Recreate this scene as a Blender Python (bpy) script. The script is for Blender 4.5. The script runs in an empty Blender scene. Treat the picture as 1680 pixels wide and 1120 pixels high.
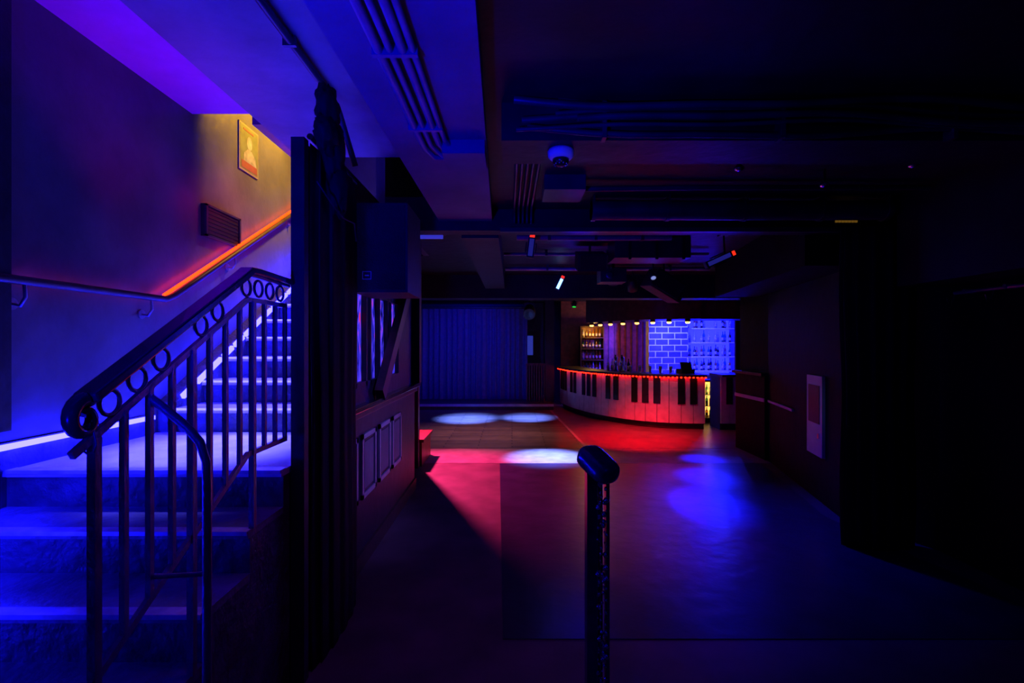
import bpy, bmesh, math, random
from mathutils import Vector, Matrix, noise
random.seed(7)
S=bpy.context.scene
try:
    S.view_settings.view_transform='Standard'
    S.view_settings.look='None'
except Exception: pass

# ---------------------------------------------------------------- materials
def mat(name,col,rough=.6,metal=0.,var=.25,nscale=6.,bump=0.,bscale=20.,spec=.5,coat=0.):
    m=bpy.data.materials.new(name); m.use_nodes=True
    nt=m.node_tree; b=nt.nodes['Principled BSDF']
    b.inputs['Roughness'].default_value=rough; b.inputs['Metallic'].default_value=metal
    b.inputs['Specular IOR Level'].default_value=spec
    b.inputs['Coat Weight'].default_value=coat
    tc=nt.nodes.new('ShaderNodeTexCoord')
    n=nt.nodes.new('ShaderNodeTexNoise'); n.inputs['Scale'].default_value=nscale; n.inputs['Detail'].default_value=5
    nt.links.new(tc.outputs['Object'],n.inputs['Vector'])
    r=nt.nodes.new('ShaderNodeValToRGB')
    r.color_ramp.elements[0].position=.3; r.color_ramp.elements[1].position=.7
    r.color_ramp.elements[0].color=(*[c*(1-var) for c in col],1); r.color_ramp.elements[1].color=(*[min(1,c*(1+var)) for c in col],1)
    nt.links.new(n.outputs['Fac'],r.inputs['Fac']); nt.links.new(r.outputs['Color'],b.inputs['Base Color'])
    if bump>0:
        n2=nt.nodes.new('ShaderNodeTexNoise'); n2.inputs['Scale'].default_value=bscale; n2.inputs['Detail'].default_value=4
        nt.links.new(tc.outputs['Object'],n2.inputs['Vector'])
        bp=nt.nodes.new('ShaderNodeBump'); bp.inputs['Strength'].default_value=bump; bp.inputs['Distance'].default_value=.02
        nt.links.new(n2.outputs['Fac'],bp.inputs['Height']); nt.links.new(bp.outputs['Normal'],b.inputs['Normal'])
    return m
def emis(name,col,strength=1.):
    m=bpy.data.materials.new(name); m.use_nodes=True
    nt=m.node_tree; b=nt.nodes['Principled BSDF']
    b.inputs['Base Color'].default_value=(.02,.02,.02,1)
    mx=max(col); c=[x/mx for x in col]
    b.inputs['Emission Color'].default_value=(*c,1); b.inputs['Emission Strength'].default_value=mx*strength
    return m
def woodfloor(name,c1,c2,rough,sx=.12,sy=1.1):
    m=bpy.data.materials.new(name); m.use_nodes=True
    nt=m.node_tree; b=nt.nodes['Principled BSDF']; b.inputs['Roughness'].default_value=rough
    tc=nt.nodes.new('ShaderNodeTexCoord'); br=nt.nodes.new('ShaderNodeTexBrick')
    br.inputs['Scale'].default_value=1; br.inputs['Brick Width'].default_value=sy; br.inputs['Row Height'].default_value=sx
    br.inputs['Mortar Size'].default_value=.008
    br.inputs['Color1'].default_value=(*c1,1); br.inputs['Color2'].default_value=(*c2,1); br.inputs['Mortar'].default_value=(c1[0]*.12,c1[1]*.12,c1[2]*.12,1)
    nt.links.new(tc.outputs['Object'],br.inputs['Vector'])
    n=nt.nodes.new('ShaderNodeTexNoise'); n.inputs['Scale'].default_value=5; n.inputs['Detail'].default_value=6
    nt.links.new(tc.outputs['Object'],n.inputs['Vector'])
    mx=nt.nodes.new('ShaderNodeMixRGB'); mx.blend_type='MULTIPLY'; mx.inputs[0].default_value=.6
    nt.links.new(br.outputs['Color'],mx.inputs[1]); nt.links.new(n.outputs['Fac'],mx.inputs[2])
    nt.links.new(mx.outputs[0],b.inputs['Base Color'])
    bp=nt.nodes.new('ShaderNodeBump'); bp.inputs['Strength'].default_value=.3; bp.inputs['Distance'].default_value=.004
    nt.links.new(br.outputs['Fac'],bp.inputs['Height']); bp.invert=True
    nt.links.new(bp.outputs['Normal'],b.inputs['Normal'])
    return m

M_black=mat('black_paint',(.02,.02,.022),.5,var=.4,bump=.2)
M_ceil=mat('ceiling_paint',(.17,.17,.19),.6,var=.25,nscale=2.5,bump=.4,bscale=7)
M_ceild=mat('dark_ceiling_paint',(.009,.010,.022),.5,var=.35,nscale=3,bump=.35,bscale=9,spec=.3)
M_wall=mat('lumpy_painted_plaster',(.12,.12,.12),.36,var=.3,nscale=2.2,bump=.9,bscale=3.0)
M_walld=mat('dark_wall_paint',(.018,.018,.030),.5,var=.3,nscale=3,bump=.3,bscale=8)
M_wallr=mat('wall_paint_shaded',(.004,.005,.010),.7,var=.3,nscale=3,bump=.3,bscale=8,spec=.12)  # darker copy of the wall paint, shade on the right side put into it
M_soff=mat('soffit_magenta_light',(.5,.04,.45),.6,var=.1)  # magenta light on the soffit put into its base colour
M_iron=mat('wrought_iron',(.26,.26,.28),.34,metal=.5,var=.3,bump=.2,bscale=60)
M_irond=mat('blackened_steel',(.03,.03,.035),.4,metal=.5,var=.3)
M_rail=mat('rail_wood_dark',(.05,.04,.045),.22,var=.3,nscale=20,coat=.5)
M_tread=mat('stair_tread_lit',(.78,.78,.78),.5,var=.2,nscale=5,bump=.3)  # treads whitened and risers darkened to put the step lighting into colour
M_riser=mat('stair_riser_shade',(.09,.09,.10),.45,var=.5,nscale=9,bump=.6)
M_lowtread=mat('lower_tread_paint',(.22,.22,.23),.4,var=.4,nscale=6,bump=.4)
M_nose=mat('lit_edge_strip',(.7,.7,.72),.35,metal=.3,var=.3,nscale=12)  # pale strip added for the light caught along tread edges
M_curt=mat('black_drape_velvet',(.010,.010,.014),.8,var=.3,nscale=12,spec=.3)
M_curtb=mat('stage_drape_cloth',(.10,.10,.12),.85,var=.2,nscale=12)
M_lino=mat('lino_floor',(.16,.12,.12),.5,var=.3,nscale=3,bump=.12,bscale=5)
M_pale=mat('pale_lino_border',(.34,.29,.29),.42,var=.25,nscale=5,bump=.1)
M_mat=mat('dark_vinyl_mat',(.034,.032,.075),.30,var=.25,nscale=4,bump=.3,bscale=5,spec=.7)
M_smooth=mat('smooth_dance_floor',(.22,.16,.15),.33,var=.25,nscale=4)
M_parq=woodfloor('parquet_planks',(.36,.25,.20),(.20,.14,.11),.35)
M_wood=mat('stained_wood',(.07,.04,.03),.4,var=.4,nscale=9)
M_woodr=mat('red_brown_panelling',(.20,.07,.04),.4,var=.4,nscale=9)
M_cream=mat('cream_paint',(.5,.48,.45),.5,var=.12)
M_frame=mat('panel_frame_grey',(.45,.41,.43),.5,var=.2)
M_white=mat('piano_key_white',(.62,.60,.60),.35,var=.15,nscale=8)
M_bkey=mat('piano_key_black',(.012,.012,.012),.25)
M_conduit=mat('conduit_grey',(.22,.22,.23),.45,metal=.0,var=.3)
M_conduitd=mat('conduit_black',(.06,.06,.08),.35,metal=.4,var=.3)
M_chrome=mat('chrome',(.7,.7,.72),.15,metal=1,var=.05)
M_plast=mat('white_plastic',(.7,.7,.7),.35,var=.05)
M_mortar=mat('pale_mortar',(.75,.75,.88),.7,var=.1)
M_brick=mat('painted_brick',(.05,.05,.13),.6,var=.45,bump=.4)
M_grille=mat('speaker_grille',(.03,.03,.033),.5,metal=.4,bump=.6,bscale=150)
M_greyp=mat('mark_grey',(.6,.6,.65),.5)
E_blue=emis('led_blue',(.62,.55,150))
E_blue2=emis('led_blue_stair',(.60,.52,90))
E_nose=emis('tread_edge_glow',(.48,.42,14))  # glow put in for lit tread edges, no strip lamp there
E_orange=emis('led_orange',(6.,.16,.005))
E_red=emis('led_red_bead',(18,.12,.02))
E_white=emis('tube_ice_white',(.8,2,5.))
E_warm=emis('warm_lamp',(9,4,.5))
E_warms=emis('fridge_interior_light',(1.8,.9,.18))
E_redtip=emis('red_indicator',(1.2,.03,.01))
E_green=emis('green_indicator',(.01,.7,.05))
E_shelf=emis('backlit_shelf_panel',(.05,.06,26.0))
E_slat=emis('amber_slats',(.10,.05,.006))
E_dimblue=emis('dim_blue_tube',(.01,.01,.16))

def glassm(name,col,rough=.05):
    m=bpy.data.materials.new(name); m.use_nodes=True
    b=m.node_tree.nodes['Principled BSDF']; b.inputs['Base Color'].default_value=(*col,1)
    b.inputs['Roughness'].default_value=rough; b.inputs['Transmission Weight'].default_value=.7
    return m
G_clear=glassm('clear_bottle_glass',(.8,.85,.95)); G_green=glassm('green_bottle_glass',(.05,.3,.1)); G_amber=glassm('amber_bottle_glass',(.5,.2,.03))

# window panes; the coloured light seen through them is put into the emission
M_pane=bpy.data.materials.new('glowing_window_pane'); M_pane.use_nodes=True
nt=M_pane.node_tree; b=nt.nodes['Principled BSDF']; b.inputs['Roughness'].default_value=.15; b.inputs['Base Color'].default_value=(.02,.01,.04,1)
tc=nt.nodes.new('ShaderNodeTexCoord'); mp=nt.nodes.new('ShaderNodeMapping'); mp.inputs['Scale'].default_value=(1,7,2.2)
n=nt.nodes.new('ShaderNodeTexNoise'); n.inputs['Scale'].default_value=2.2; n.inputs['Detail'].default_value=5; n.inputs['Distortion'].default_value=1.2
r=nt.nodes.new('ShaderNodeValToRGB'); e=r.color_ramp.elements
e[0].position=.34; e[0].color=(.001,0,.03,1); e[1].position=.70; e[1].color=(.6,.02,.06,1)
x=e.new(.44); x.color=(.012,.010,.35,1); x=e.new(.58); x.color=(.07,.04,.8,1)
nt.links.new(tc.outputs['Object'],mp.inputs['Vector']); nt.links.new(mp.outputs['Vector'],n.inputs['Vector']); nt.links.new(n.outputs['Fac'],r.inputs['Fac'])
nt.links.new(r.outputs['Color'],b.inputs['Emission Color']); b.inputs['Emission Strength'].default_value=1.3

# ---------------------------------------------------------------- mesh builder
class B:
    def __init__(s): s.v=[]; s.f=[]; s.mi=[]; s.sm=[]; s.mats=[]
    def m(s,mt):
        if mt not in s.mats: s.mats.append(mt)
        return s.mats.index(mt)
    def add(s,vs,fs,mt,smooth=False):
        o=len(s.v); s.v+= [tuple(v) for v in vs]; k=s.m(mt)
        for f in fs: s.f.append([i+o for i in f]); s.mi.append(k); s.sm.append(smooth)
    def hexa(s,vs,mt): # 8 verts: bottom 4 ccw, top 4
        s.add(vs,[(3,2,1,0),(4,5,6,7),(0,1,5,4),(1,2,6,5),(2,3,7,6),(3,0,4,7)],mt)
    def box(s,x0,x1,y0,y1,z0,z1,mt):
        s.hexa([(x0,y0,z0),(x1,y0,z0),(x1,y1,z0),(x0,y1,z0),(x0,y0,z1),(x1,y0,z1),(x1,y1,z1),(x0,y1,z1)],mt)
    def obox(s,c,size,R,mt):
        c=Vector(c); h=[k/2 for k in size]
        vs=[c+R@Vector((a*h[0],bb*h[1],d*h[2])) for d in(-1,1) for a,bb in((-1,-1),(1,-1),(1,1),(-1,1))]
        s.hexa(vs,mt)
    def prism(s,pts,z0,z1,mt):
        n=len(pts); vs=[(p[0],p[1],z0) for p in pts]+[(p[0],p[1],z1) for p in pts]
        s.add(vs,[tuple(range(n))[::-1],tuple(range(n,2*n))]+[(i,(i+1)%n,n+(i+1)%n,n+i) for i in range(n)],mt)
    def tube(s,pts,rad,mt,seg=10,smooth=True,cap=True):
        pts=[Vector(p) for p in pts]; n=len(pts)
        rads=rad if isinstance(rad,(list,tuple)) else [rad]*n
        vs=[]; 
        t0=(pts[1]-pts[0]).normalized(); up=Vector((0,0,1)) if abs(t0.z)<.9 else Vector((1,0,0))
        u=t0.cross(up).normalized()
        for i,p in enumerate(pts):
            t=(pts[min(i+1,n-1)]-pts[max(i-1,0)]).normalized()
            u=(u-t*u.dot(t)).normalized(); w=t.cross(u)
            for k in range(seg):
                a=2*math.pi*k/seg; vs.append(p+(u*math.cos(a)+w*math.sin(a))*rads[i])
        fs=[(i*seg+k,i*seg+(k+1)%seg,(i+1)*seg+(k+1)%seg,(i+1)*seg+k) for i in range(n-1) for k in range(seg)]
        s.add(vs,fs,mt,smooth)
        if cap:
            s.add(vs[:seg],[tuple(range(seg))[::-1]],mt); s.add(vs[-seg:],[tuple(range(seg))],mt)
    def ribbon(s,pts,w,h,mt,wd=Vector((1,0,0))): # rectangular-section sweep
        pts=[Vector(p) for p in pts]; n=len(pts); vs=[]
        for i,p in enumerate(pts):
            t=(pts[min(i+1,n-1)]-pts[max(i-1,0)]).normalized(); u=(wd-t*wd.dot(t)).normalized(); q=t.cross(u)
            for a,bb in((-1,-1),(1,-1),(1,1),(-1,1)): vs.append(p+u*a*w/2+q*bb*h/2)
        fs=[(i*4+k,i*4+(k+1)%4,(i+1)*4+(k+1)%4,(i+1)*4+k) for i in range(n-1) for k in range(4)]
        fs+=[(3,2,1,0),tuple(range(4*n-4,4*n))]
        s.add(vs,fs,mt)
    def lathe(s,c,prof,mt,seg=14,axis=None):
        c=Vector(c); R=axis if axis else Matrix.Identity(3); n=len(prof); vs=[]
        for r,z in prof:
            for k in range(seg):
                a=2*math.pi*k/seg; vs.append(c+R@Vector((r*math.cos(a),r*math.sin(a),z)))
        fs=[(i*seg+k,i*seg+(k+1)%seg,(i+1)*seg+(k+1)%seg,(i+1)*seg+k) for i in range(n-1) for k in range(seg)]
        fs+=[tuple(range(seg))[::-1],tuple(range((n-1)*seg,n*seg))]
        s.add(vs,fs,mt,True)
    def torus(s,c,R,r,mt,rot=None,seg=20,sg=8):
        c=Vector(c); rot=rot or Matrix.Identity(3); vs=[]
        for i in range(seg):
            a=2*math.pi*i/seg
            for k in range(sg):
                bb=2*math.pi*k/sg; vs.append(c+rot@Vector(((R+r*math.cos(bb))*math.cos(a),(R+r*math.cos(bb))*math.sin(a),r*math.sin(bb))))
        fs=[(i*sg+k,((i+1)%seg)*sg+k,((i+1)%seg)*sg+(k+1)%sg,i*sg+(k+1)%sg) for i in range(seg) for k in range(sg)]
        s.add(vs,fs,mt,True)
    def sphere(s,c,r,mt,seg=8,rings=6,sc=(1,1,1)):
        prof=[(max(.001,r*math.sin(math.pi*i/rings)),-r*math.cos(math.pi*i/rings)) for i in range(rings+1)]
        o=len(s.v); s.lathe((0,0,0),prof,mt,seg)
        for i in range(o,len(s.v)):
            v=s.v[i]; s.v[i]=(v[0]*sc[0]+c[0],v[1]*sc[1]+c[1],v[2]*sc[2]+c[2])
    def drape(s,p0,p1,z0,z1,folds,amp,mt,thick=.02,nz=8,gather=0.3):
        p0=Vector((*p0,0)); p1=Vector((*p1,0)); d=p1-p0; nrm=Vector((-d.y,d.x,0)).normalized(); N=folds*8
        for side in(0,1):
            vs=[]
            for j in range(nz+1):
                z=z0+(z1-z0)*j/nz; am=amp*(1-gather*j/nz)
                for i in range(N+1):
                    t=i/N; ph=2*math.pi*folds*t+.9*math.sin(5*t*folds*.37+1)+.25*math.sin(j*.8)
                    off=am*(math.sin(ph)+.35*math.sin(2.3*ph+1))+side*thick
                    q=p0+d*t+nrm*off; vs.append((q.x,q.y,z))
            fs=[(j*(N+1)+i,j*(N+1)+i+1,(j+1)*(N+1)+i+1,(j+1)*(N+1)+i) for j in range(nz) for i in range(N)]
            s.add(vs,fs,mt,True)
    def bundle(s,c,rx,ry,z0,z1,folds,amp,mt,nz=14):
        seg=folds*8; vs=[]
        for j in range(nz+1):
            z=z0+(z1-z0)*j/nz; sc=1+.04*math.sin(j*.7)
            for i in range(seg):
                a=2*math.pi*i/seg; r=1+amp*math.sin(folds*a+.1*j)+amp*.4*math.sin(2*folds*a+1)
                vs.append((c[0]+rx*sc*r*math.cos(a),c[1]+ry*sc*r*math.sin(a),z))
        fs=[(j*seg+i,j*seg+(i+1)%seg,(j+1)*seg+(i+1)%seg,(j+1)*seg+i) for j in range(nz) for i in range(seg)]
        fs+=[tuple(range(seg))[::-1],tuple(range(nz*seg,(nz+1)*seg))]
        s.add(vs,fs,mt,True)
    def obj(s,name,parent=None,bevel=0):
        me=bpy.data.meshes.new(name); me.from_pydata(s.v,[],s.f)
        for mt in s.mats: me.materials.append(mt)
        for i,p in enumerate(me.polygons): p.material_index=s.mi[i]; p.use_smooth=s.sm[i]
        bm=bmesh.new(); bm.from_mesh(me); bmesh.ops.recalc_face_normals(bm,faces=bm.faces); bm.to_mesh(me); bm.free()
        o=bpy.data.objects.new(name,me); S.collection.objects.link(o)
        if parent: o.parent=parent
        if bevel:
            md=o.modifiers.new('bevel','BEVEL'); md.width=bevel; md.segments=2; md.limit_method='ANGLE'; md.angle_limit=.8
        return o
def empty(name):
    o=bpy.data.objects.new(name,None); S.collection.objects.link(o); return o
def Rx(a): return Matrix.Rotation(a,3,'X')
def Ry(a): return Matrix.Rotation(a,3,'Y')
def Rz(a): return Matrix.Rotation(a,3,'Z')
def wall(name,x0,x1,y0,y1,z0,z1,mt):
    b=B(); b.box(x0,x1,y0,y1,z0,z1,mt); return b.obj(name)

XS=-1.085   # open side of the stair
XW=-2.40    # stair side wall
# ---------------------------------------------------------------- shell
b=B(); b.box(-3.6,6.2,-1.6,15,-.1,0,M_lino); b.obj('floor')
b=B(); b.box(-3.3,3.6,6.77,7.72,0,.004,M_pale); b.obj('trim_1')
b=B()
b.prism([(-.17,6.765),(-.05,2.73),(3.3,2.73),(3.0,4.7),(3.3,6.0),(3.45,6.765)],0,.004,M_mat); b.obj('vinyl_floor_mat')
b=B(); b.prism([(-3.28,7.73),(1.17,7.73),(.94,12.2),(-3.28,12.2)],0,.005,M_parq); b.obj('parquet_dance_floor')
b=B(); b.prism([(1.22,7.73),(3.6,7.73),(5.6,8.7),(5.6,13.3),(.99,13.3),(.99,12.2)],0,.004,M_smooth); b.obj('smooth_floor_area')
b=B(); b.prism([(1.17,7.73),(1.22,7.73),(.99,12.2),(.94,12.2)],0,.008,M_cream); b.obj('trim_2')

wall('wall_left',-2.5,XW,-1.6,6.6,0,4.6,M_wall)
wall('wall_stair_end',XW,-1.25,6.5,6.6,0,4.6,M_wall)
wall('wall_dance_left',-3.5,-3.3,6.6,14.6,0,2.85,M_walld)
wall('wall_back',-3.5,5.9,14.5,14.65,0,2.85,M_walld)
wall('wall_rear',-2.4,3.6,-1.7,-1.6,0,3.3,M_walld)
wall('trim_5',XW,-2.33,2.16,2.27,1.25,3.38,M_black)
b=B(); b.prism([(3.42,-1.6),(3.42,3.9),(3.12,4.6),(3.65,6.95),(3.65,7.8),(5.7,8.2),(5.7,14.5),(5.9,14.5),(5.9,8.0),(3.85,7.6),(3.85,4.2),(3.62,-1.6)],0,2.85,M_wallr); b.obj('wall_right')

# ceilings
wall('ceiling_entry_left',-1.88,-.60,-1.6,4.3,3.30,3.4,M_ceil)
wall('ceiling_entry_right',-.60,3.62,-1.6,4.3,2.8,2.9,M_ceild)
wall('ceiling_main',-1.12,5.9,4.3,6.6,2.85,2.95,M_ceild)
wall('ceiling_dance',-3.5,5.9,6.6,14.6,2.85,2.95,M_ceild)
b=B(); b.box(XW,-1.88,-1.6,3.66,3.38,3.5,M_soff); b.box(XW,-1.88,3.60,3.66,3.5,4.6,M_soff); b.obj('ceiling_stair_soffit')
b=B(); b.box(XW,-1.1,3.6,6.6,4.6,4.7,M_wall); b.obj('ceiling_stairwell')
wall('wall_stairwell_upper',-1.95,-1.88,3.66,4.3,3.3,4.6,M_wall)
wall('wall_stairwell_side',-1.20,-1.12,4.3,6.6,2.85,4.6,M_wall)
wall('wall_stairwell_front',-1.88,-1.12,4.25,4.3,3.4,4.6,M_wall)
# beams
b=B(); b.hexa([(-.66,-1.6,2.70),(-.045,-1.6,2.70),(-.17,4.15,2.70),(-.62,4.15,2.70),(-.66,-1.6,3.3),(-.045,-1.6,3.3),(-.17,4.15,3.3),(-.62,4.15,3.3)],M_ceil); b.obj('ceiling_beam_long')
b=B(); b.box(-.05,3.42,2.32,2.62,2.62,2.8,M_ceild); b.obj('ceiling_beam_cross')
b=B(); b.box(-1.1,3.3,4.15,4.32,2.62,2.85,M_ceild); b.box(-.1,3.3,4.10,4.15,2.60,2.635,M_conduitd); b.obj('ceiling_beam_cross')
b=B(); b.box(-3.3,5.6,8.4,8.8,2.45,2.85,M_ceild); b.obj('ceiling_beam_cross')
b=B(); b.box(-.45,-.12,4.35,8.3,2.6,2.85,M_ceild); b.obj('ceiling_beam_long')
b=B(); b.hexa([(2.6,4.33,2.35),(3.1,4.33,2.35),(3.6,7.2,2.35),(3.0,7.2,2.35),(2.6,4.33,2.85),(3.1,4.33,2.85),(3.6,7.2,2.85),(3.0,7.2,2.85)],M_wallr); b.obj('ceiling_bulkhead')
b=B(); b.box(3.0,3.42,2.7,3.8,2.1,2.8,M_ceild); b.obj('ceiling_bulkhead')

# ---------------------------------------------------------------- stairs
r=.1762; t=.296; Y0=2.314; zl=1.057
b=B()
for i in range(1,6):   # lower flight descending towards the viewer
    z=zl-r*i; ya=Y0-t*i; 
    b.box(XW+.002,XS,ya,ya+t,0,z-.03,M_riser)
    b.box(XW+.002,XS+.0,ya-.015,ya+t,z-.03,z,M_lowtread)
    b.box(XW+.01,XS-.002,ya-.022,ya+.03,z-.014,z+.003,M_nose)
b.box(XW+.002,XS,Y0,3.17,0,zl-.03,M_riser)
b.box(XW+.002,XS,Y0-.020,3.17,zl-.03,zl,M_tread)
b.box(XW+.01,XS-.002,Y0-.027,Y0+.03,zl-.014,zl+.003,M_nose)
b.obj('staircase_lower_flight')
b=B()
ru=.165
b.box(XW+.002,-1.27,3.172,3.3,0,zl-.03,M_riser); b.box(XW+.002,-1.27,3.172,3.3,zl-.03,zl,M_tread)
for i in range(10):
    z=zl+ru*(i+1); ya=3.3+t*i
    b.box(XW+.12,-1.27,ya+.02,ya+t+.02,zl-.1 if i<2 else z-.5,z-.035,M_riser)
    b.box(XW+.12,-1.27,ya-.01,ya+t+.02,z-.035,z,M_tread)
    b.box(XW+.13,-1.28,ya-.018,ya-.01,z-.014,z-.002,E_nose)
b.hexa([(XW+.002,3.3,zl-.1),(XW+.12,3.3,zl-.1),(XW+.12,6.3,zl+1.2),(XW+.002,6.3,zl+1.2),(XW+.002,3.3,zl+.2),(XW+.12,3.3,zl+.2),(XW+.12,6.3,zl+.2+1.68),(XW+.002,6.3,zl+.2+1.68)],M_riser)
p0=Vector((XW+.13,3.36,zl+.235)); p1=Vector((XW+.13,6.2,zl+.235+2.84*.5574))
n=18
for i in range(n):
    a=p0.lerp(p1,i/n); c=p0.lerp(p1,(i+.8)/n); b.ribbon([a,c],.024,.034,E_blue2)
b.obj('staircase_upper_flight')
b=B(); b.box(XW,XW+.02,1.0,3.25,zl,zl+.13,M_riser); b.obj('baseboard_left')
b=B()
b.box(XW+.022,XW+.045,2.0,3.22,zl+.10,zl+.125,E_blue)
b.ribbon([(XW+.06,1.0,zl-.62),(XW+.06,2.0,zl-.03)],.02,.02,E_blue)
b.obj('led_strip_blue')

# wall handrail with orange LED
h=B(); zr=1.955
path=[(XW+.07,2.12,zr),(XW+.07,3.28,zr),(XW+.07,3.36,zr+.03),(XW+.07,6.1,zr+.03+2.74*.575)]
h.tube(path,.022,M_wood,12)
for yy,zz in ((2.33,zr),(3.15,zr),(4.1,zr+.03+.74*.575),(5.2,zr+.03+1.84*.575)):
    h.tube([(XW+.005,yy,zz-.11),(XW+.05,yy,zz-.12),(XW+.075,yy,zz-.08),(XW+.07,yy,zz-.015)],.008,M_iron,8)
    h.tube([(XW+.001,yy,zz-.11),(XW+.012,yy,zz-.11)],.03,M_iron,12)
h.ribbon([(XW+.045,3.30,zr+.028),(XW+.045,6.1,zr+.056+2.74*.575)],.02,.016,E_orange)
h.ribbon([(XW+.04,2.34,zr+.024),(XW+.04,3.25,zr+.024)],.004,.003,E_orange)  # glowing line added for the orange reflection on the level rail
h.obj('wall_handrail')

# vent
b=B(); b.box(XW,XW+.03,3.76,4.24,2.49,2.74,M_black)
for i in range(7): b.box(XW+.03,XW+.036,3.79,4.21,2.515+i*.031,2.53+i*.031,M_irond)
b.box(XW+.03,XW+.045,3.76,4.24,2.49,2.505,M_conduitd); b.box(XW+.03,XW+.045,3.76,4.24,2.725,2.74,M_conduitd)
b.box(XW+.03,XW+.045,3.76,3.78,2.49,2.74,M_conduitd); b.box(XW+.03,XW+.045,4.22,4.24,2.49,2.74,M_conduitd)
b.obj('wall_vent')
# poster
Mp1=mat('poster_olive',(.14,.17,.06),.5,var=.3,nscale=9); Mp2=mat('poster_pale_figure',(.3,.3,.22),.5,var=.4,nscale=14); Mp3=mat('poster_red',(.22,.05,.04),.5); Mp4=mat('poster_border',(.26,.23,.16),.5)
b=B(); b.box(XW,XW+.012,4.27,4.59,3.2,3.62,Mp4); b.box(XW+.012,XW+.014,4.285,4.575,3.215,3.605,Mp1)
b.box(XW+.014,XW+.016,4.30,4.56,3.225,3.29,Mp3)
b.add([(XW+.0165,4.43+.045*math.cos(2*math.pi*k/20),3.47+.06*math.sin(2*math.pi*k/20)) for k in range(20)],[tuple(range(20))],Mp2)
b.add([(XW+.016,y,z) for y,z in [(4.33,3.29),(4.55,3.29),(4.53,3.36),(4.47,3.41),(4.40,3.41),(4.34,3.36)]],[tuple(range(6))],Mp2)
b.box(XW+.014,XW+.016,4.33,4.50,3.565,3.58,Mp3)
b.obj('poster')

# ---------------------------------------------------------------- stair railing
g=B()
def hz(y): return 1.95 if y>=2.0 else 1.95-(2.0-y)*.575
for i in range(13):
    y=1.267+.0965*i
    if y>2.33: break
    z=hz(y)
    foot=z-.75
    g.ribbon([(XS,y,foot),(XS,y,z-.12)],.016,.016,M_iron,Vector((0,1,0)))
    if i%4==0: g.ribbon([(XS,y,max(0.2,zl-r*math.ceil(max(0,(Y0-y))/t))+.004),(XS,y,z-.12)],.022,.022,M_iron,Vector((0,1,0)))
for dz,w in((.75,.022),(.115,.02)):
    g.ribbon([(XS,1.20,hz(1.20)-dz),(XS,2.0,1.95-dz),(XS,2.34,1.95-dz)],.014,w,M_iron)
for i in range(12):
    if i in(3,6): continue
    y=1.315+.0965*i
    if y>2.3: break
    z=hz(y)-.062
    g.torus((XS,y,z),.034,.006,M_iron,Ry(math.pi/2))
h=B()
pts=[(XS,y,hz(y)) for y in (1.24,1.4,1.6,1.8,1.96)]+[(XS,2.0,1.953),(XS,2.05,1.955),(XS,2.36,1.95)]
h.ribbon(pts,.06,.028,M_rail); h.ribbon([Vector(p)+Vector((0,0,-.018)) for p in pts],.03,.014,M_iron)
sc=[]
for k in range(22):
    a=math.pi/2+k*.33; rr=.050-.0017*k; sc.append((XS,1.235+rr*math.cos(a)*.9,hz(1.235)-.048+rr*math.sin(a)))
h.tube(sc,[.020-.0004*k for k in range(22)],M_rail,12)
par=empty('stair_railing'); g.obj('balusters_and_rings',par); h.obj('banister',par,bevel=.006)
q=B()
q.tube([(XS,1.464,1.49),(XS+.04,1.47,1.455),(XS+.09,1.49,1.40),(XS+.125,1.5,1.35),(XS+.145,1.5,1.29),(XS+.147,1.5,1.2),(XS+.147,1.5,.0)],.013,M_iron,10)
q.tube([(XS,1.47,.95),(XS+.147,1.5,.945)],.008,M_iron,8)
q.obj('return_rail',par)
q=B()
q.tube([(XS+.012,1.25,1.43),(XS+.02,1.25,1.395),(XS+.012,1.25,1.375),(XS-.004,1.25,1.37),(XS-.016,1.25,1.38),(XS-.018,1.25,1.392)],.003,M_iron,6)
q.obj('rail_hook',par)

# ---------------------------------------------------------------- foreground post
M_post=mat('polished_dark_steel',(.20,.17,.24),.24,metal=.9,var=.3,nscale=15)
M_cap=mat('cap_lacquer',(.09,.08,.12),.25,metal=.3,var=.4,nscale=40,coat=.5,bump=.2)
b=B(); X=.262;Y=1.5
b.box(X-.034,X-.002,Y-.02,Y+.03,0,1.275,M_post)
b.box(X+.026,X+.036,Y-.012,Y+.022,0,1.25,M_post)
b.tube([(X+.013,Y+.02,0),(X+.013,Y+.02,1.24)],.008,M_post,8)
b.box(X-.09,X+.09,Y-.06,Y+.08,0,.012,M_post)
M_jew=mat('rhinestone_violet',(.9,.7,.95),.12,metal=1,var=.3,nscale=80)
for i in range(170):
    z=.05+i*.007; a=i*1.3
    b.sphere((X+.012+.014*math.sin(a),Y-.014+.006*math.cos(a*1.7),z),random.choice((.003,.0045,.006,.009)),M_jew,7,5)
R=Rz(.55)@Rx(.42)
vs=[];N=24; secs=((-.072,.35),(-.068,.7),(-.058,.9),(-.04,1),(.0,1.02),(.03,1.02),(.045,.97),(.056,.78),(.06,.35))
for j,(tt,sc_) in enumerate(secs):
    for k in range(N):
        a=2*math.pi*k/N
        cx=math.copysign(abs(math.cos(a))**.75,math.cos(a))*.045*sc_; cz=math.copysign(abs(math.sin(a))**.8,math.sin(a))*.036*sc_
        vs.append(Vector((X+.0,Y+.0,1.285))+R@Vector((cx,tt,cz)))
J=len(secs)
fs=[(j*N+k,j*N+(k+1)%N,(j+1)*N+(k+1)%N,(j+1)*N+k) for j in range(J-1) for k in range(N)]+[tuple(range(N))[::-1],tuple(range((J-1)*N,J*N))]
b.add(vs,fs,M_cap,True)
b.obj('newel_post')

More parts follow.
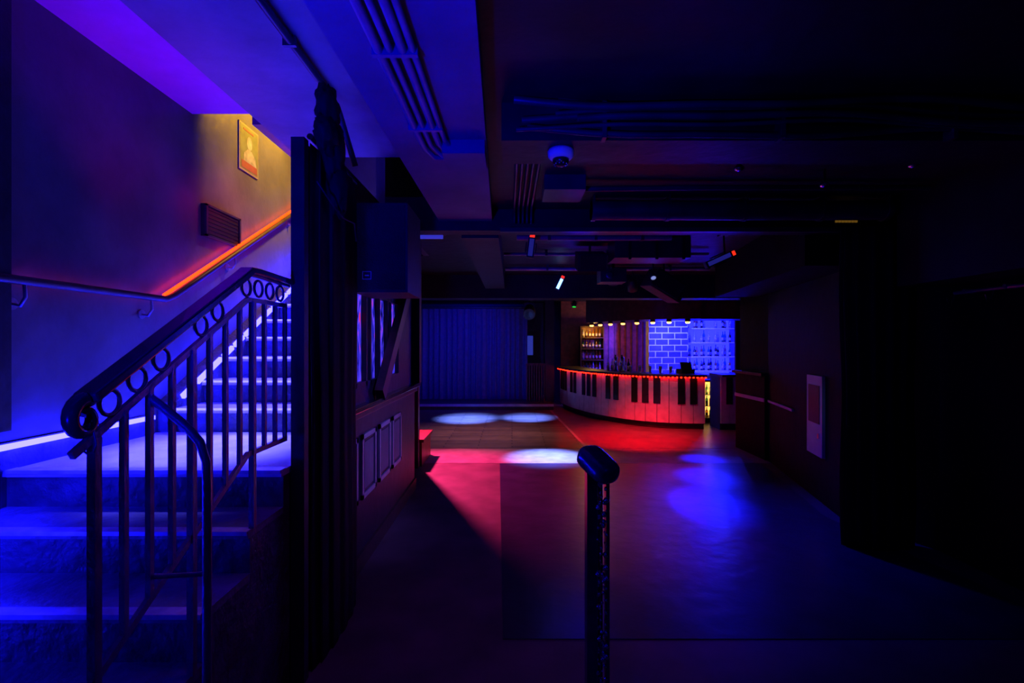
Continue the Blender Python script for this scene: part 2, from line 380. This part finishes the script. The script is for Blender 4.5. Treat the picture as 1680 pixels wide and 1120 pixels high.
# ---------------------------------------------------------------- drapes left
b=B()
b.box(-1.075,-1.01,2.37,2.42,0,2.66,M_black)
b.obj('drape_frame_post')
b=B(); b.bundle((-1.02,2.80),.05,.32,.0,2.66,13,.10,M_curt)
b.tube([(-1.02,2.46,2.70),(-1.02,3.17,2.70)],.016,M_irond,10)
b.obj('black_drape')
b=B()
for k,(cy,cz,ry,rz) in enumerate(((2.5,2.85,.10,.12),(2.58,2.68,.10,.15),(2.64,2.50,.08,.16),(2.48,2.72,.09,.10))):
    o=len(b.v); b.sphere((0,0,0),1,M_curt,26,18)
    for i in range(o,len(b.v)):
        v=Vector(b.v[i]); d=1+.35*noise.noise(v*2.6+Vector((k*3,0,0)))+.18*noise.noise(v*6)
        b.v[i]=(-.945+v.x*.05*d,cy+v.y*ry*d,cz+v.z*rz*d)
b.tube([(-.98,2.45,2.47),(-.93,2.5,2.38),(-.91,2.62,2.33),(-.90,2.78,2.34),(-.92,2.88,2.26)],.004,M_woodr,6)
b.obj('tied_drape_swag')

# ---------------------------------------------------------------- low panelled wall with windows
b=B(); xw=-1.12
b.box(-1.25,xw,3.18,5.6,0,1.17,M_walld)
b.box(-1.25,xw,3.18,3.22,1.17,2.85,M_walld)
b.box(-1.25,xw,4.85,5.6,1.17,2.85,M_walld)
b.box(-1.25,xw,3.22,4.85,2.07,2.85,M_walld)
b.box(-1.25,xw,3.22,4.85,1.17,1.33,M_walld)
b.obj('wall_partition')
b=B(); b.box(xw-.0,xw+.07,3.2,5.62,1.175,1.215,M_rail); b.box(xw,xw+.035,3.2,5.6,1.12,1.175,M_wood); b.obj('trim_3',bevel=.006)
b=B(); b.box(xw,xw+.02,3.2,5.6,0,.12,M_wood); b.obj('baseboard_partition')
for k,(a,c) in enumerate(((3.2,3.50),(3.60,3.97),(4.07,4.44),(4.52,4.87))):
    b=B(); z0,z1=.50,.98; w=.035
    for (ya,yb,za,zb) in ((a,c,z0,z0+w),(a,c,z1-w,z1),(a,a+w,z0,z1),(c-w,c,z0,z1)):
        b.box(xw,xw+.018,ya,yb,za,zb,M_frame)
    b.box(xw,xw+.005,a+w,c-w,z0+w,z1-w,M_walld)
    b.box(xw+.005,xw+.012,a+w+.03,c-w-.03,z0+w+.03,z1-w-.03,M_ceil)
    b.obj('wall_panel_moulding')
b=B()
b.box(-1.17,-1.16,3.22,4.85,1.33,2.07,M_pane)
for y in (3.22,3.50,3.75,3.86,4.12,4.4,4.5,4.82): b.box(-1.16,-1.12,y,y+.03,1.33,2.07,M_black)
b.box(-1.16,-1.12,3.25,4.82,1.33,1.37,M_black); b.box(-1.16,-1.12,3.25,4.82,2.04,2.07,M_black)
b.obj('window_1')
b=B(); b.ribbon([(xw+.05,3.95,1.24),(xw+.05,5.30,2.50)],.07,.12,M_wood); b.obj('diagonal_timber_brace')
b=B(); b.box(xw,-1.04,5.48,5.60,1.22,2.84,M_black); b.obj('timber_post')

# hung speaker
b=B(); b.box(-1.07,-.70,3.27,3.72,2.0,2.6,M_black); b.box(-1.055,-.715,3.262,3.27,2.015,2.585,M_grille)
for (x0,x1,z0,z1) in((-1.0,-.94,2.085,2.09),(-1.0,-.94,2.135,2.14),(-1.0,-.995,2.085,2.14),(-.945,-.94,2.085,2.14),(-.985,-.955,2.108,2.116)):
    b.box(x0,x1,3.256,3.262,z0,z1,M_greyp)
b.box(-1.12,-1.07,3.4,3.6,2.2,2.4,M_irond)
b.obj('hanging_speaker',bevel=.006)

# ---------------------------------------------------------------- conduits
b=B()
for k,x in enumerate((-.47,-.43,-.385,-.35)):
    b.tube([(x,-.5,2.68),(x,1.2,2.675),(x+.01,2.55-.03*k,2.68),(x+.05,2.66-.03*k,2.67),(-.14,2.66-.03*k,2.67)],.013 if k%2 else .017,M_conduit,8)
for y in (.9,1.7,2.3): b.box(-.49,-.33,y,y+.02,2.66,2.70,M_conduit)
b.box(-.36,-.14,2.50,2.74,2.63,2.70,M_ceil)
b.obj('conduit_bundle')
b=B(); b.tube([(-1.2,-.5,3.27),(-1.18,3.2,3.27),(-1.17,3.3,3.22),(-1.1,3.42,2.9)],.022,M_conduitd,10)
for y in (.8,1.8,2.6): b.box(-1.225,-1.155,y,y+.02,3.245,3.30,M_conduitd)
b.obj('conduit_pipe')
b=B()
random.seed(3)
for k in range(7):
    z=2.65+.024*k; yy=2.285-.02*(k%3); x0=.0+random.random()*.3; x1=3.35-random.random()*.9*(k%2)
    pts=[]; ph=random.random()*6; fr=.7+random.random()
    for i in range(22):
        u=i/21; x=x0+(x1-x0)*u
        pts.append((x,yy,z+.02*math.sin(fr*x*2+ph)+.008*math.sin(6*x+ph)-.02*u))
    b.tube(pts,.008+.012*random.random(),M_conduitd,8)
for x in (.42,1.25,2.05,2.7): b.box(x,x+.02,2.26,2.32,2.61,2.78,M_conduitd)
b.obj('cable_bundle')
b=B()
for k in range(5):
    x=.03+k*.035
    b.tube([(x,2.64,2.77),(x-.0,2.9,2.775),(x-.01,4.0,2.775),(x-.01,4.08,2.74),(x-.01,4.08,2.66)],.012,M_conduitd,8)
b.obj('conduit_bundle')
b=B()
for (x0,x1,y,z,rr) in ((.05,1.7,5.2,2.79,.03),(-.1,2.5,6.2,2.80,.02),(-.1,3.0,7.4,2.8,.03),(.1,2.4,4.6,2.80,.025)):
    b.tube([(x0,y,z),((x0+x1)/2,y,z-.005),(x1,y,z)],rr,M_conduit,10)
    for q_ in (.2,.5,.8): xx=x0+(x1-x0)*q_; b.box(xx,xx+.03,y-rr-.01,y+rr+.01,z-rr-.004,2.85,M_conduitd)
b.obj('ceiling_pipes')
# round duct crossing between the two beams
b=B(); b.tube([(.62,3.82,2.70),(1.5,3.82,2.70),(2.4,3.82,2.70),(2.95,3.82,2.70)],.075,M_conduitd,20)
for x in (.62,1.2,1.8,2.4,2.9): b.tube([(x,3.82,2.70),(x+.03,3.82,2.70)],.084,M_conduitd,20); b.box(x+.005,x+.02,3.74,3.90,2.70,2.80,M_irond)
b.obj('round_air_duct')
b=B(); b.box(.22,.50,3.3,3.6,2.70,2.80,M_conduitd); b.tube([(.50,3.45,2.75),(1.4,3.45,2.76),(2.95,3.45,2.76)],.02,M_conduitd,8); b.obj('junction_box')
b=B()
b.box(1.15,2.0,5.45,5.85,2.62,2.85,M_conduitd)
for x in (1.3,1.6,1.9): b.box(x,x+.03,5.43,5.45,2.6,2.85,M_irond)
b.obj('ventilation_duct')
for (x,y) in ((1.35,2.9),(2.05,3.2),(2.35,2.85)):
    b=B(); b.tube([(x,y,2.8),(x,y,2.72)],.008,M_irond,6); b.lathe((x,y,2.70),[(.012,.02),(.03,.0),(.03,-.008),(.01,-.02)],M_chrome,12); b.obj('sprinkler_head')

# dome camera under the cross beam
b=B(); c=(.243,2.43,2.62)
b.lathe(c,[(.060,0),(.066,-.010),(.064,-.034),(.052,-.046),(.042,-.048)],M_plast,24)
b.lathe((c[0],c[1],c[2]-.046),[(.042,0),(.040,-.016),(.029,-.031),(.010,-.039)],M_bkey,20)
for k in range(10):
    a=k*.628; b.sphere((c[0]+.032*math.cos(a),c[1]+.032*math.sin(a),c[2]-.074),.0035,M_frame,6,4)
b.obj('dome_security_camera')
b=B(); b.box(2.68,2.88,4.06,4.10,2.66,2.70,M_black)
for k in range(7): b.box(2.69+k*.027,2.71+k*.027,4.052,4.06,2.665,2.695,E_slat)
b.obj('amber_vent_light')

# ---------------------------------------------------------------- stage fixtures
def barlight(name,c,L,R,face,tip,zc=2.85):
    b=B(); c=Vector(c)
    b.obox(c,(.07,.07,L),R,M_black)
    b.obox(c+R@Vector((0,-.037,0)),(.045,.006,L*.86),R,face)
    b.obox(c+R@Vector((0,0,L/2+.02)),(.05,.05,.04),R,tip)
    b.obox(c+R@Vector((-.05,0,0)),(.012,.03,L*.5),R,M_irond); b.obox(c+R@Vector((.05,0,0)),(.012,.03,L*.5),R,M_irond)
    top=c+R@Vector((0,.03,L*.3)); b.tube([top,(top.x,top.y+.02,zc)],.01,M_irond,8)
    b.box(top.x-.05,top.x+.05,top.y-.03,top.y+.07,zc-.02,zc,M_irond)
    return b.obj(name)
barlight('led_batten_light',(.19,4.9,2.62),.20,Ry(.12),E_dimblue,E_redtip)
barlight('led_batten_light',(.73,7.5,2.58),.19,Ry(.45),E_white,E_redtip)
barlight('led_batten_light',(2.22,5.25,2.56),.30,Ry(1.15),E_dimblue,E_redtip)
b=B(); b.box(-.92,-.62,4.34,4.39,2.60,2.63,emis('blue_tube',(.03,.03,.5))); b.box(-.94,-.60,4.33,4.40,2.63,2.66,M_black); b.box(-.8,-.74,4.34,4.38,2.66,2.85,M_irond); b.obj('fluorescent_tube_light')
def parcan(name,c,tgt,face,zc=2.85,s=1.):
    b=B(); c=Vector(c); d=(Vector(tgt)-c).normalized(); R=d.to_track_quat('Z','Y').to_matrix()
    b.lathe(c,[(.03*s,-.12*s),(.06*s,-.10*s),(.075*s,-.02*s),(.08*s,.08*s),(.074*s,.08*s)],M_black,18,R)
    b.lathe(c+d*.078*s,[(.07*s,0),(.05*s,.004)],face,16,R)
    b.tube([c+Vector((-.09*s,0,0)),c+Vector((-.09*s,0,.1*s)),c+Vector((0,0,.13*s)),c+Vector((.09*s,0,.1*s)),c+Vector((.09*s,0,0))],.008,M_irond,6)
    b.tube([c+Vector((0,0,.13*s)),(c.x,c.y,zc)],.012,M_irond,8)
    return b.obj(name)
M_lens=mat('dark_lens',(.02,.02,.05),.05)
parcan('par_can_light',(-1.1,9.2,2.6),(-1.1,10.8,0),M_lens)
parcan('par_can_light',(.36,9.4,2.6),(.34,11,0),M_lens)
parcan('par_can_light',(1.5,7.2,2.62),(1.9,8.6,0),M_lens)
parcan('par_can_light',(2.42,8.0,2.6),(2.35,6,0),M_lens)  # fixture added to go with the blue streak spots
parcan('par_can_light',(-1.97,8.0,2.6),(-.3,6,0),M_lens)
parcan('par_can_light',(1.95,7.9,2.6),(2.6,9.4,.5),M_lens)
parcan('moving_head_light',(.45,12.6,2.5),(.2,10,1),M_lens,s=2.)
parcan('moving_head_light',(1.25,9.8,2.45),(1.,9,0),E_green,s=.6)
parcan('moving_head_light',(1.85,6.4,2.55),(1.8,5,1),emis('cool_lens',(.2,.25,.6)),s=.5)
b=B(); R=Ry(.5)@Rz(.2)
b.obox((2.15,6.9,2.48),(.5,.35,.28),R,M_black); b.obox((2.15,6.9-.18,2.48),(.46,.02,.24),R,M_grille)
b.tube([(2.15,6.9,2.5),(2.15,6.9,2.85)],.015,M_irond,8); b.obj('hanging_monitor_speaker',bevel=.01)
b=B(); b.obox((.95,5.9,2.66),(.34,.3,.2),Rx(.3),M_black); b.obox((.95,5.74,2.62),(.30,.02,.16),Rx(.3),M_grille); b.tube([(.95,5.95,2.7),(.95,5.95,2.85)],.015,M_irond,8); b.obj('hanging_monitor_speaker')
b=B(); b.box(1.2,1.55,6.6,6.9,2.5,2.68,M_black); b.lathe((1.32,6.6,2.59),[(.05,0),(.05,.03),(.03,.035)],M_lens,16,Rx(math.pi/2)); b.tube([(1.4,6.75,2.68),(1.4,6.75,2.85)],.02,M_irond,8); b.obj('projector')

# ---------------------------------------------------------------- stage
b=B(); b.box(-3.28,1.05,12.3,14.48,0,.15,M_wood); b.box(-3.28,1.05,12.27,12.3,.09,.15,M_cream); b.obj('stage_platform')
b=B(); b.drape((-3.2,13.3),(.42,13.3),.16,2.62,22,.055,M_curtb)
b.tube([(-3.28,13.3,2.66),(.5,13.3,2.66)],.02,M_irond,8); b.obj('stage_curtain')
b=B(); b.box(.88,1.12,12.9,13.2,.15,2.85,M_walld); b.obj('pillar')
b=B(); b.box(.35,.9,13.95,14.0,1.2,2.0,M_black); b.box(.42,.60,13.93,13.95,1.35,1.9,emis('curtain_gap_window',(.02,.03,.3))); b.box(.35,.9,14.0,14.48,.15,2.85,M_walld); b.obj('window_2')
b=B()
b.box(.36,.88,12.85,12.89,1.10,1.15,M_wood)
for i in range(8): b.box(.38+i*.065,.405+i*.065,12.86,12.88,.15,1.10,M_wood)
b.obj('stage_balustrade')
b=B(); b.box(-1.5,-1.22,6.6,7.3,0,.33,M_woodr); b.box(-1.53,-1.19,6.57,7.33,.33,.37,M_woodr); b.obj('low_bench')

# ---------------------------------------------------------------- bar
ctrl=[Vector(p) for p in ((1.20,13.5),(1.26,13.0),(1.42,11.9),(1.72,10.95),(2.10,10.25),(2.53,9.76),(3.06,9.47),(3.72,9.38),(4.2,9.38))]
pts=[]
for i in range(1,len(ctrl)-2):
    p0,p1,p2,p3=ctrl[i-1:i+3]
    for k in range(16):
        u=k/16; pts.append(.5*((2*p1)+(p2-p0)*u+(2*p0-5*p1+4*p2-p3)*u*u+(3*p1-p0-3*p2+p3)*u**3))
pts.append(ctrl[-2])
cum=[0]
for i in range(1,len(pts)): cum.append(cum[-1]+(pts[i]-pts[i-1]).length)
Ltot=cum[-1]
def at(s):
    s=max(0,min(Ltot,s))
    for i in range(1,len(pts)):
        if cum[i]>=s:
            u=(s-cum[i-1])/(cum[i]-cum[i-1]+1e-9); p=pts[i-1].lerp(pts[i],u); d=(pts[min(i+1,len(pts)-1)]-pts[max(0,i-2)]).normalized()
            return p,Vector((d.y*-1,d.x))*-1
    return pts[-1],Vector((0,-1))
def sweep(b,s0,s1,o0,o1,z0,z1,mt,step=.12):
    n=max(1,int((s1-s0)/step)); vs=[]
    for i in range(n+1):
        p,nn=at(s0+(s1-s0)*i/n)
        a=p+nn*o0; c=p+nn*o1
        vs+=[(a.x,a.y,z0),(c.x,c.y,z0),(c.x,c.y,z1),(a.x,a.y,z1)]
    fs=[(i*4+k,i*4+(k+1)%4,(i+1)*4+(k+1)%4,(i+1)*4+k) for i in range(n) for k in range(4)]+[(3,2,1,0),tuple(range(4*n,4*n+4))]
    b.add(vs,fs,mt)
bar=empty('piano_key_bar')
b=B(); sweep(b,0,Ltot,-.10,-.16,0.005,.13,M_black); sweep(b,0,Ltot,-.02,-.10,.12,1.03,M_black)
b.box(4.02,4.34,9.42,9.9,.005,1.03,M_black)
b.obj('carcass',bar)
b=B(); kw=.226; nk=int(Ltot/kw)
pat=[1,1,0,1,1,1,0]
for k in range(nk):
    s1=Ltot-k*kw; s0=s1-kw
    sweep(b,s0+.005,s1-.005,-.02,.0,.13,1.02,M_white)
    if pat[(k+0)%7] and k<nk-1: sweep(b,s0-.065,s0+.065,.0,.022,.50,1.02,M_bkey)
for x in (4.02,4.18): b.box(x+.003,x+.157,9.38,9.42,.13,1.02,M_white)
b.box(4.12,4.24,9.36,9.38,.5,1.02,M_bkey)
b.obj('keys_front',bar)
b=B(); sweep(b,0,Ltot,.10,-.50,1.03,1.075,M_wood); b.box(4.0,4.36,9.28,9.9,1.03,1.075,M_wood); b.obj('counter_top',bar)
b=B()
s=.1
while s<Ltot:
    p,nn=at(s); q_=p+nn*.06; b.box(q_.x-.012,q_.x+.012,q_.y-.012,q_.y+.012,1.005,1.03,E_red); s+=.075
b.obj('under_counter_red_beads',bar)
b=B(); s0=1.5; 
sweep(b,s0,Ltot,-.25,-1.0,2.16,2.85,M_wood)
b.box(3.7,5.65,9.7,10.4,2.16,2.85,M_wood)
b.obj('bar_soffit')
b=B(); s=s0+.15; warmpos=[]
while s<Ltot:
    p,nn=at(s); q_=p-nn*.33; b.lathe((q_.x,q_.y,2.16),[(.05,0),(.055,-.03),(.06,-.055),(.03,-.055)],M_black,12); b.lathe((q_.x,q_.y,2.106),[(.045,0),(.045,-.02),(.03,-.035)],E_warm,12); warmpos.append(((q_.x,q_.y,2.05),(q_.x-nn.x,q_.y-nn.y,1.7))); s+=.42
b.obj('soffit_downlights')
b=B(); b.box(1.35,4.3,13.45,13.6,.005,2.84,M_woodr)
for i in range(9): b.box(2.5+i*.16,2.52+i*.16,13.42,13.45,.9,2.3,M_wood)
b.obj('back_bar_panelling')
b=B()
for x in (1.84,2.46): b.box(x,x+.03,13.1,13.42,.9,2.15,M_wood)
for z in (.9,1.22,1.52,1.82,2.12): b.box(1.87,2.46,13.1,13.42,z,z+.025,M_wood)
b.obj('amber_shelf_unit')
def bottle(b,x,y,z,h,rr,mt):
    b.lathe((x,y,z),[(rr,0),(rr,h*.6),(rr*.75,h*.68),(rr*.35,h*.76),(rr*.33,h*.95),(rr*.4,h*.96),(rr*.4,h)],mt,10)
    b.lathe((x,y,z+h*.15),[(rr*1.03,0),(rr*1.03,h*.28)],M_cream,10)
b=B()
for z in (.925,1.245,1.545,1.845):
    for i in range(6): bottle(b,1.93+i*.09,13.22,z+.002,.22+.04*random.random(),.03,random.choice([G_amber,G_green,G_amber,G_clear]))
b.obj('amber_shelf_bottles')
b=B(); b.box(3.32,4.26,11.82,12.1,.005,2.5,M_mortar)
rows=17
for j in range(rows):
    z=.02+j*.147; off=.155 if j%2 else 0; x=3.32-off
    while x<4.26:
        xa=max(3.322,x+.014); xb=min(4.258,x+.31-.014)
        if xb-xa>.04: b.box(xa,xb,11.80,11.82,z+.014,z+.147-.014,M_brick)
        x+=.31
b.obj('brick_pier')
b=B(); b.box(4.3,5.5,12.35,12.4,.9,2.5,E_shelf)
for z in (.98,1.33,1.68,2.03): b.box(4.3,5.5,12.05,12.35,z,z+.03,M_plast)
for x in (4.27,5.5): b.box(x,x+.03,12.05,12.4,.9,2.5,M_wood)
b.box(4.27,5.53,12.0,12.45,.005,.9,M_wood)
b.obj('backlit_bottle_shelf')
b=B()
for z in (1.01,1.36,1.71,2.06):
    for i in range(13): 
        if random.random()<.85: bottle(b,4.37+i*.088,12.15+.08*(i%2),z+.002,.22+.08*random.random(),.032,random.choice([G_clear,G_clear,G_green,M_bkey,M_bkey,G_amber]))
b.obj('spirit_bottles')
b=B()
b.box(4.02,4.06,10.3,10.75,.02,.9,M_black); b.box(4.50,4.54,10.3,10.75,.02,.9,M_black); b.box(4.02,4.54,10.3,10.75,.86,.9,M_black); b.box(4.02,4.54,10.3,10.75,.02,.1,M_black); b.box(4.06,4.50,10.71,10.75,.1,.86,E_warms)
for z in (.34,.58): b.box(4.06,4.50,10.32,10.71,z,z+.012,M_chrome)
for z in (.1,.352,.592):
    for i in range(5): bottle(b,4.11+i*.082,10.5,z+.001,.2,.028,random.choice([G_amber,G_clear,G_green]))
b.obj('bottle_fridge')
b=B()
for x,y in ((2.25,10.55),(2.36,10.42)):
    b.lathe((x,y,1.077),[(.05,0),(.05,.02),(.025,.04),(.025,.24),(.04,.26),(.04,.30),(.01,.32)],M_chrome,14)
    b.tube([(x,y,1.29),(x-.05,y-.08,1.29),(x-.055,y-.09,1.23)],.011,M_chrome,8); b.lathe((x-.02,y-.04,1.31),[(.008,0),(.016,.05),(.014,.12)],M_bkey,10)
b.obj('beer_tap_tower')
b=B()
for i in range(6):
    x=2.05+.07*i; y=10.85-.09*i; bottle(b,x+.1,y+.05,1.077,.24+.06*random.random(),.033,random.choice([G_clear,G_amber,M_bkey]))
b.obj('bar_bottles')
b=B()
for i in range(5):
    x=2.45+.18*i; y=10.1-.09*i
    b.lathe((x,y,1.077),[(.025,0),(.028,.1),(.036,.14),(.033,.14),(.025,.02)],G_clear,12)
b.obj('bar_glasses')
b=B(); b.obox((3.45,9.7,1.122),(.28,.22,.09),Rz(.2),M_black); b.obox((3.47,9.72,1.22),(.22,.02,.16),Rx(-.4),M_black); b.obj('till_terminal')

# ---------------------------------------------------------------- right side
b=B(); b.bundle((3.0,4.0),.27,.10,.0,2.6,13,.09,M_curt); b.obj('black_drape')
b=B(); 
b.prism([(3.60,6.95),(3.645,6.95),(3.645,7.85),(3.60,7.85)],.0,1.20,M_wallr); b.prism([(3.55,6.95),(3.645,6.95),(3.645,7.88),(3.55,7.88)],1.20,1.24,M_black)
b.prism([(3.585,6.95),(3.6,6.95),(3.6,7.85),(3.585,7.85)],.83,.88,M_cream)
b.obj('panelled_dado')
def onwall(y): return 3.12+(y-4.6)/(6.95-4.6)*.53
b=B(); b.hexa([(onwall(5.9)-.03,5.9,.84),(onwall(5.9)+.0,5.9,.84),(onwall(6.88)+.0,6.88,.84),(onwall(6.88)-.03,6.88,.84),(onwall(5.9)-.03,5.9,.87),(onwall(5.9)+.0,5.9,.87),(onwall(6.88)+.0,6.88,.87),(onwall(6.88)-.03,6.88,.87)],M_cream); b.obj('trim_4')
b=B(); ang=math.atan2(.53,2.35); R=Rz(-ang); yc=5.2; c=Vector((onwall(yc)-.017,yc,.90))
b.obox(c,(.03,.42,.84),R,M_cream); b.obox(c+R@Vector((-.017,0,.12)),(.008,.30,.40),R,M_black)
b.obox(c+R@Vector((-.02,-.14,-.2)),(.02,.03,.05),R,M_chrome)
b.obj('wall_notice_board')
b=B(); b.tube([(3.36,2.3,2.04),(3.36,3.7,2.04)],.014,M_iron,8)
for y in (2.4,2.7,3.0,3.3,3.6): b.box(3.34,3.42,y,y+.02,2.03,2.06,M_iron); b.tube([(3.36,y+.1,2.03),(3.34,y+.1,1.97),(3.31,y+.1,1.96),(3.30,y+.1,2.0)],.005,M_chrome,6)
b.obj('coat_hook_rail')

# ---------------------------------------------------------------- lights
def spot(name,loc,tgt,col,e,ang,blend=.6,rad=.05):
    l=bpy.data.lights.new(name,'SPOT'); l.color=col; l.energy=e; l.spot_size=math.radians(ang); l.spot_blend=blend; l.shadow_soft_size=rad
    o=bpy.data.objects.new(name,l); o.location=loc; o.rotation_euler=(Vector(tgt)-Vector(loc)).to_track_quat('-Z','Y').to_euler(); S.collection.objects.link(o)
def point(name,loc,col,e,rad=.05):
    l=bpy.data.lights.new(name,'POINT'); l.color=col; l.energy=e; l.shadow_soft_size=rad
    o=bpy.data.objects.new(name,l); o.location=loc; S.collection.objects.link(o)
spot('spot_ice',(-1.1,9.32,2.45),(-1.0,10.8,0),(.08,.17,1),7000,32,1)
spot('spot_ice',(.36,9.52,2.45),(.34,10.95,0),(.08,.17,1),5500,28,1)
spot('spot_ice',(.73,7.35,2.45),(.52,7.1,0),(.16,.25,1),3000,32,1)
spot('spot_red',(1.55,7.32,2.5),(2.2,8.7,0),(1,.0,.01),1300,54,1)
spot('spot_red',(1.3,5.5,2.5),(1.1,4.8,0),(1,.0,.25),110,56,1)
spot('spot_red',(-1.97,8.15,2.48),(-.70,6.3,0),(1,.035,.20),1900,56,1,.10)
spot('fill_parquet_warm',(-.4,9.2,2.5),(-.5,9.0,0),(1,.40,.42),190,80,1)  # added fill that warms the planks, no fixture
spot('fill_floor_blue',(2.42,7.9,2.42),(2.75,7.0,0),(.005,.005,1),1500,16,1)  # added spots imitating the shelf's blue reflection streak on the floor
spot('fill_floor_blue',(2.42,7.9,2.42),(2.42,6.1,0),(.01,.01,1),5000,17,1)
spot('fill_floor_blue',(2.42,7.9,2.42),(2.08,5.1,0),(.005,.005,1),5000,15,1)
spot('fill_floor_blue',(2.2,5.0,2.5),(2.0,4.6,0),(.005,.005,1),180,80,1)
spot('fill_bar_front',(1.95,8.1,2.45),(2.7,9.5,.55),(1,.60,.95),20,56,1)  # added dim fill to bring out the bar keys
spot('spot_curtain',(-1.2,10.5,2.6),(-1.3,13.3,1.3),(.0,.0,1),420,90,1)
spot('fill_partition',(1.6,3.6,2.3),(-1.1,4.2,.75),(.16,.10,1),170,36,1)  # added weak fill so the panel frames show
spot('spot_board',(1.2,4.3,2.4),(3.2,5.3,.9),(.10,.22,1),22,20,1)
# stairs
spot('fill_treads_blue',(-1.7,4.9,4.3),(-1.65,3.45,1.05),(.05,.04,1),2600,30,1,.08)  # added from above to brighten treads and leave risers dark
spot('fill_landing',(-1.7,2.9,3.2),(-1.72,2.8,1.05),(.08,.07,1),1100,34,1,.08)  # added fill to push the landing brighter than its LED strip
spot('lamp_stair_yellow',(-1.4,5.0,4.3),(-2.4,4.8,3.5),(1,.47,.02),420,76,1,.1)
spot('fill_stair_red',(-1.75,4.2,2.9),(-2.4,4.25,2.75),(1,.0,.12),14,110,1,.1)  # added red fill to tint the stair wall
spot('fill_wall_magenta',(-1.4,3.2,2.7),(-2.4,3.4,2.5),(1,.0,.6),4,80,1,.1)  # added fill turning the wall more magenta
spot('fill_soffit_violet',(-2.1,2.9,2.2),(-2.15,2.9,3.4),(.55,.0,1),13,90,1,.1)  # added under the soffit to colour it violet
spot('fill_ceiling_blue',(-.9,-.4,1.2),(-.75,2.0,3.2),(.0,.0,1),560,75,1,.1)  # unseen fill added behind the camera to wash the ceiling blue
point('fill_entry_blue',(1.1,-.6,2.2),(.0,.0,1),7,.2)  # unseen fill added for faint blue on ceiling and post
spot('fill_entry_floor',(-.3,2.0,2.6),(-.3,2.6,0),(1,.10,.6),5,80,1,.2)  # added dim wash for the near floor
spot('fill_camera_glint',(.3,.9,.9),(.243,2.43,2.58),(.3,.25,1),10,8,1)  # added mid-air spot so the dome camera shows up
# bar
spot('lamp_brick_blue',(3.6,10.9,2.1),(3.9,11.9,1.5),(.012,.016,1),1300,110,.8)
point('lamp_shelf_blue',(4.9,11.5,2.2),(.02,.03,1),40)
for i,(p,tg) in enumerate(warmpos):
    if i%2==0: spot('lamp_downlight',p,tg,(1,.3,.04),9,100,1)
point('lamp_shelf_amber',(2.15,12.95,2.0),(1,.5,.08),12)
spot('lamp_bar_red',(2.9,12.2,1.9),(2.9,13.4,1.4),(1,.10,.04),20,120,1)
point('lamp_fridge',(4.28,10.4,.7),(1,.6,.1),2)
point('fill_room_blue',(.9,6.5,2.3),(.0,.0,1),9,.2)  # added ambient blue fill, no fixture

w=bpy.data.worlds.new('World'); S.world=w; w.use_nodes=True
w.node_tree.nodes['Background'].inputs[0].default_value=(0.002,0.002,.01,1); w.node_tree.nodes['Background'].inputs[1].default_value=.3

cam=bpy.data.cameras.new('camera'); cam.lens=36*800/1680; cam.sensor_width=36; cam.shift_y=5/1680; cam.clip_start=.05
co=bpy.data.objects.new('camera',cam); co.location=(0,0,1.65); co.rotation_euler=(math.pi/2,0,0); S.collection.objects.link(co); S.camera=co
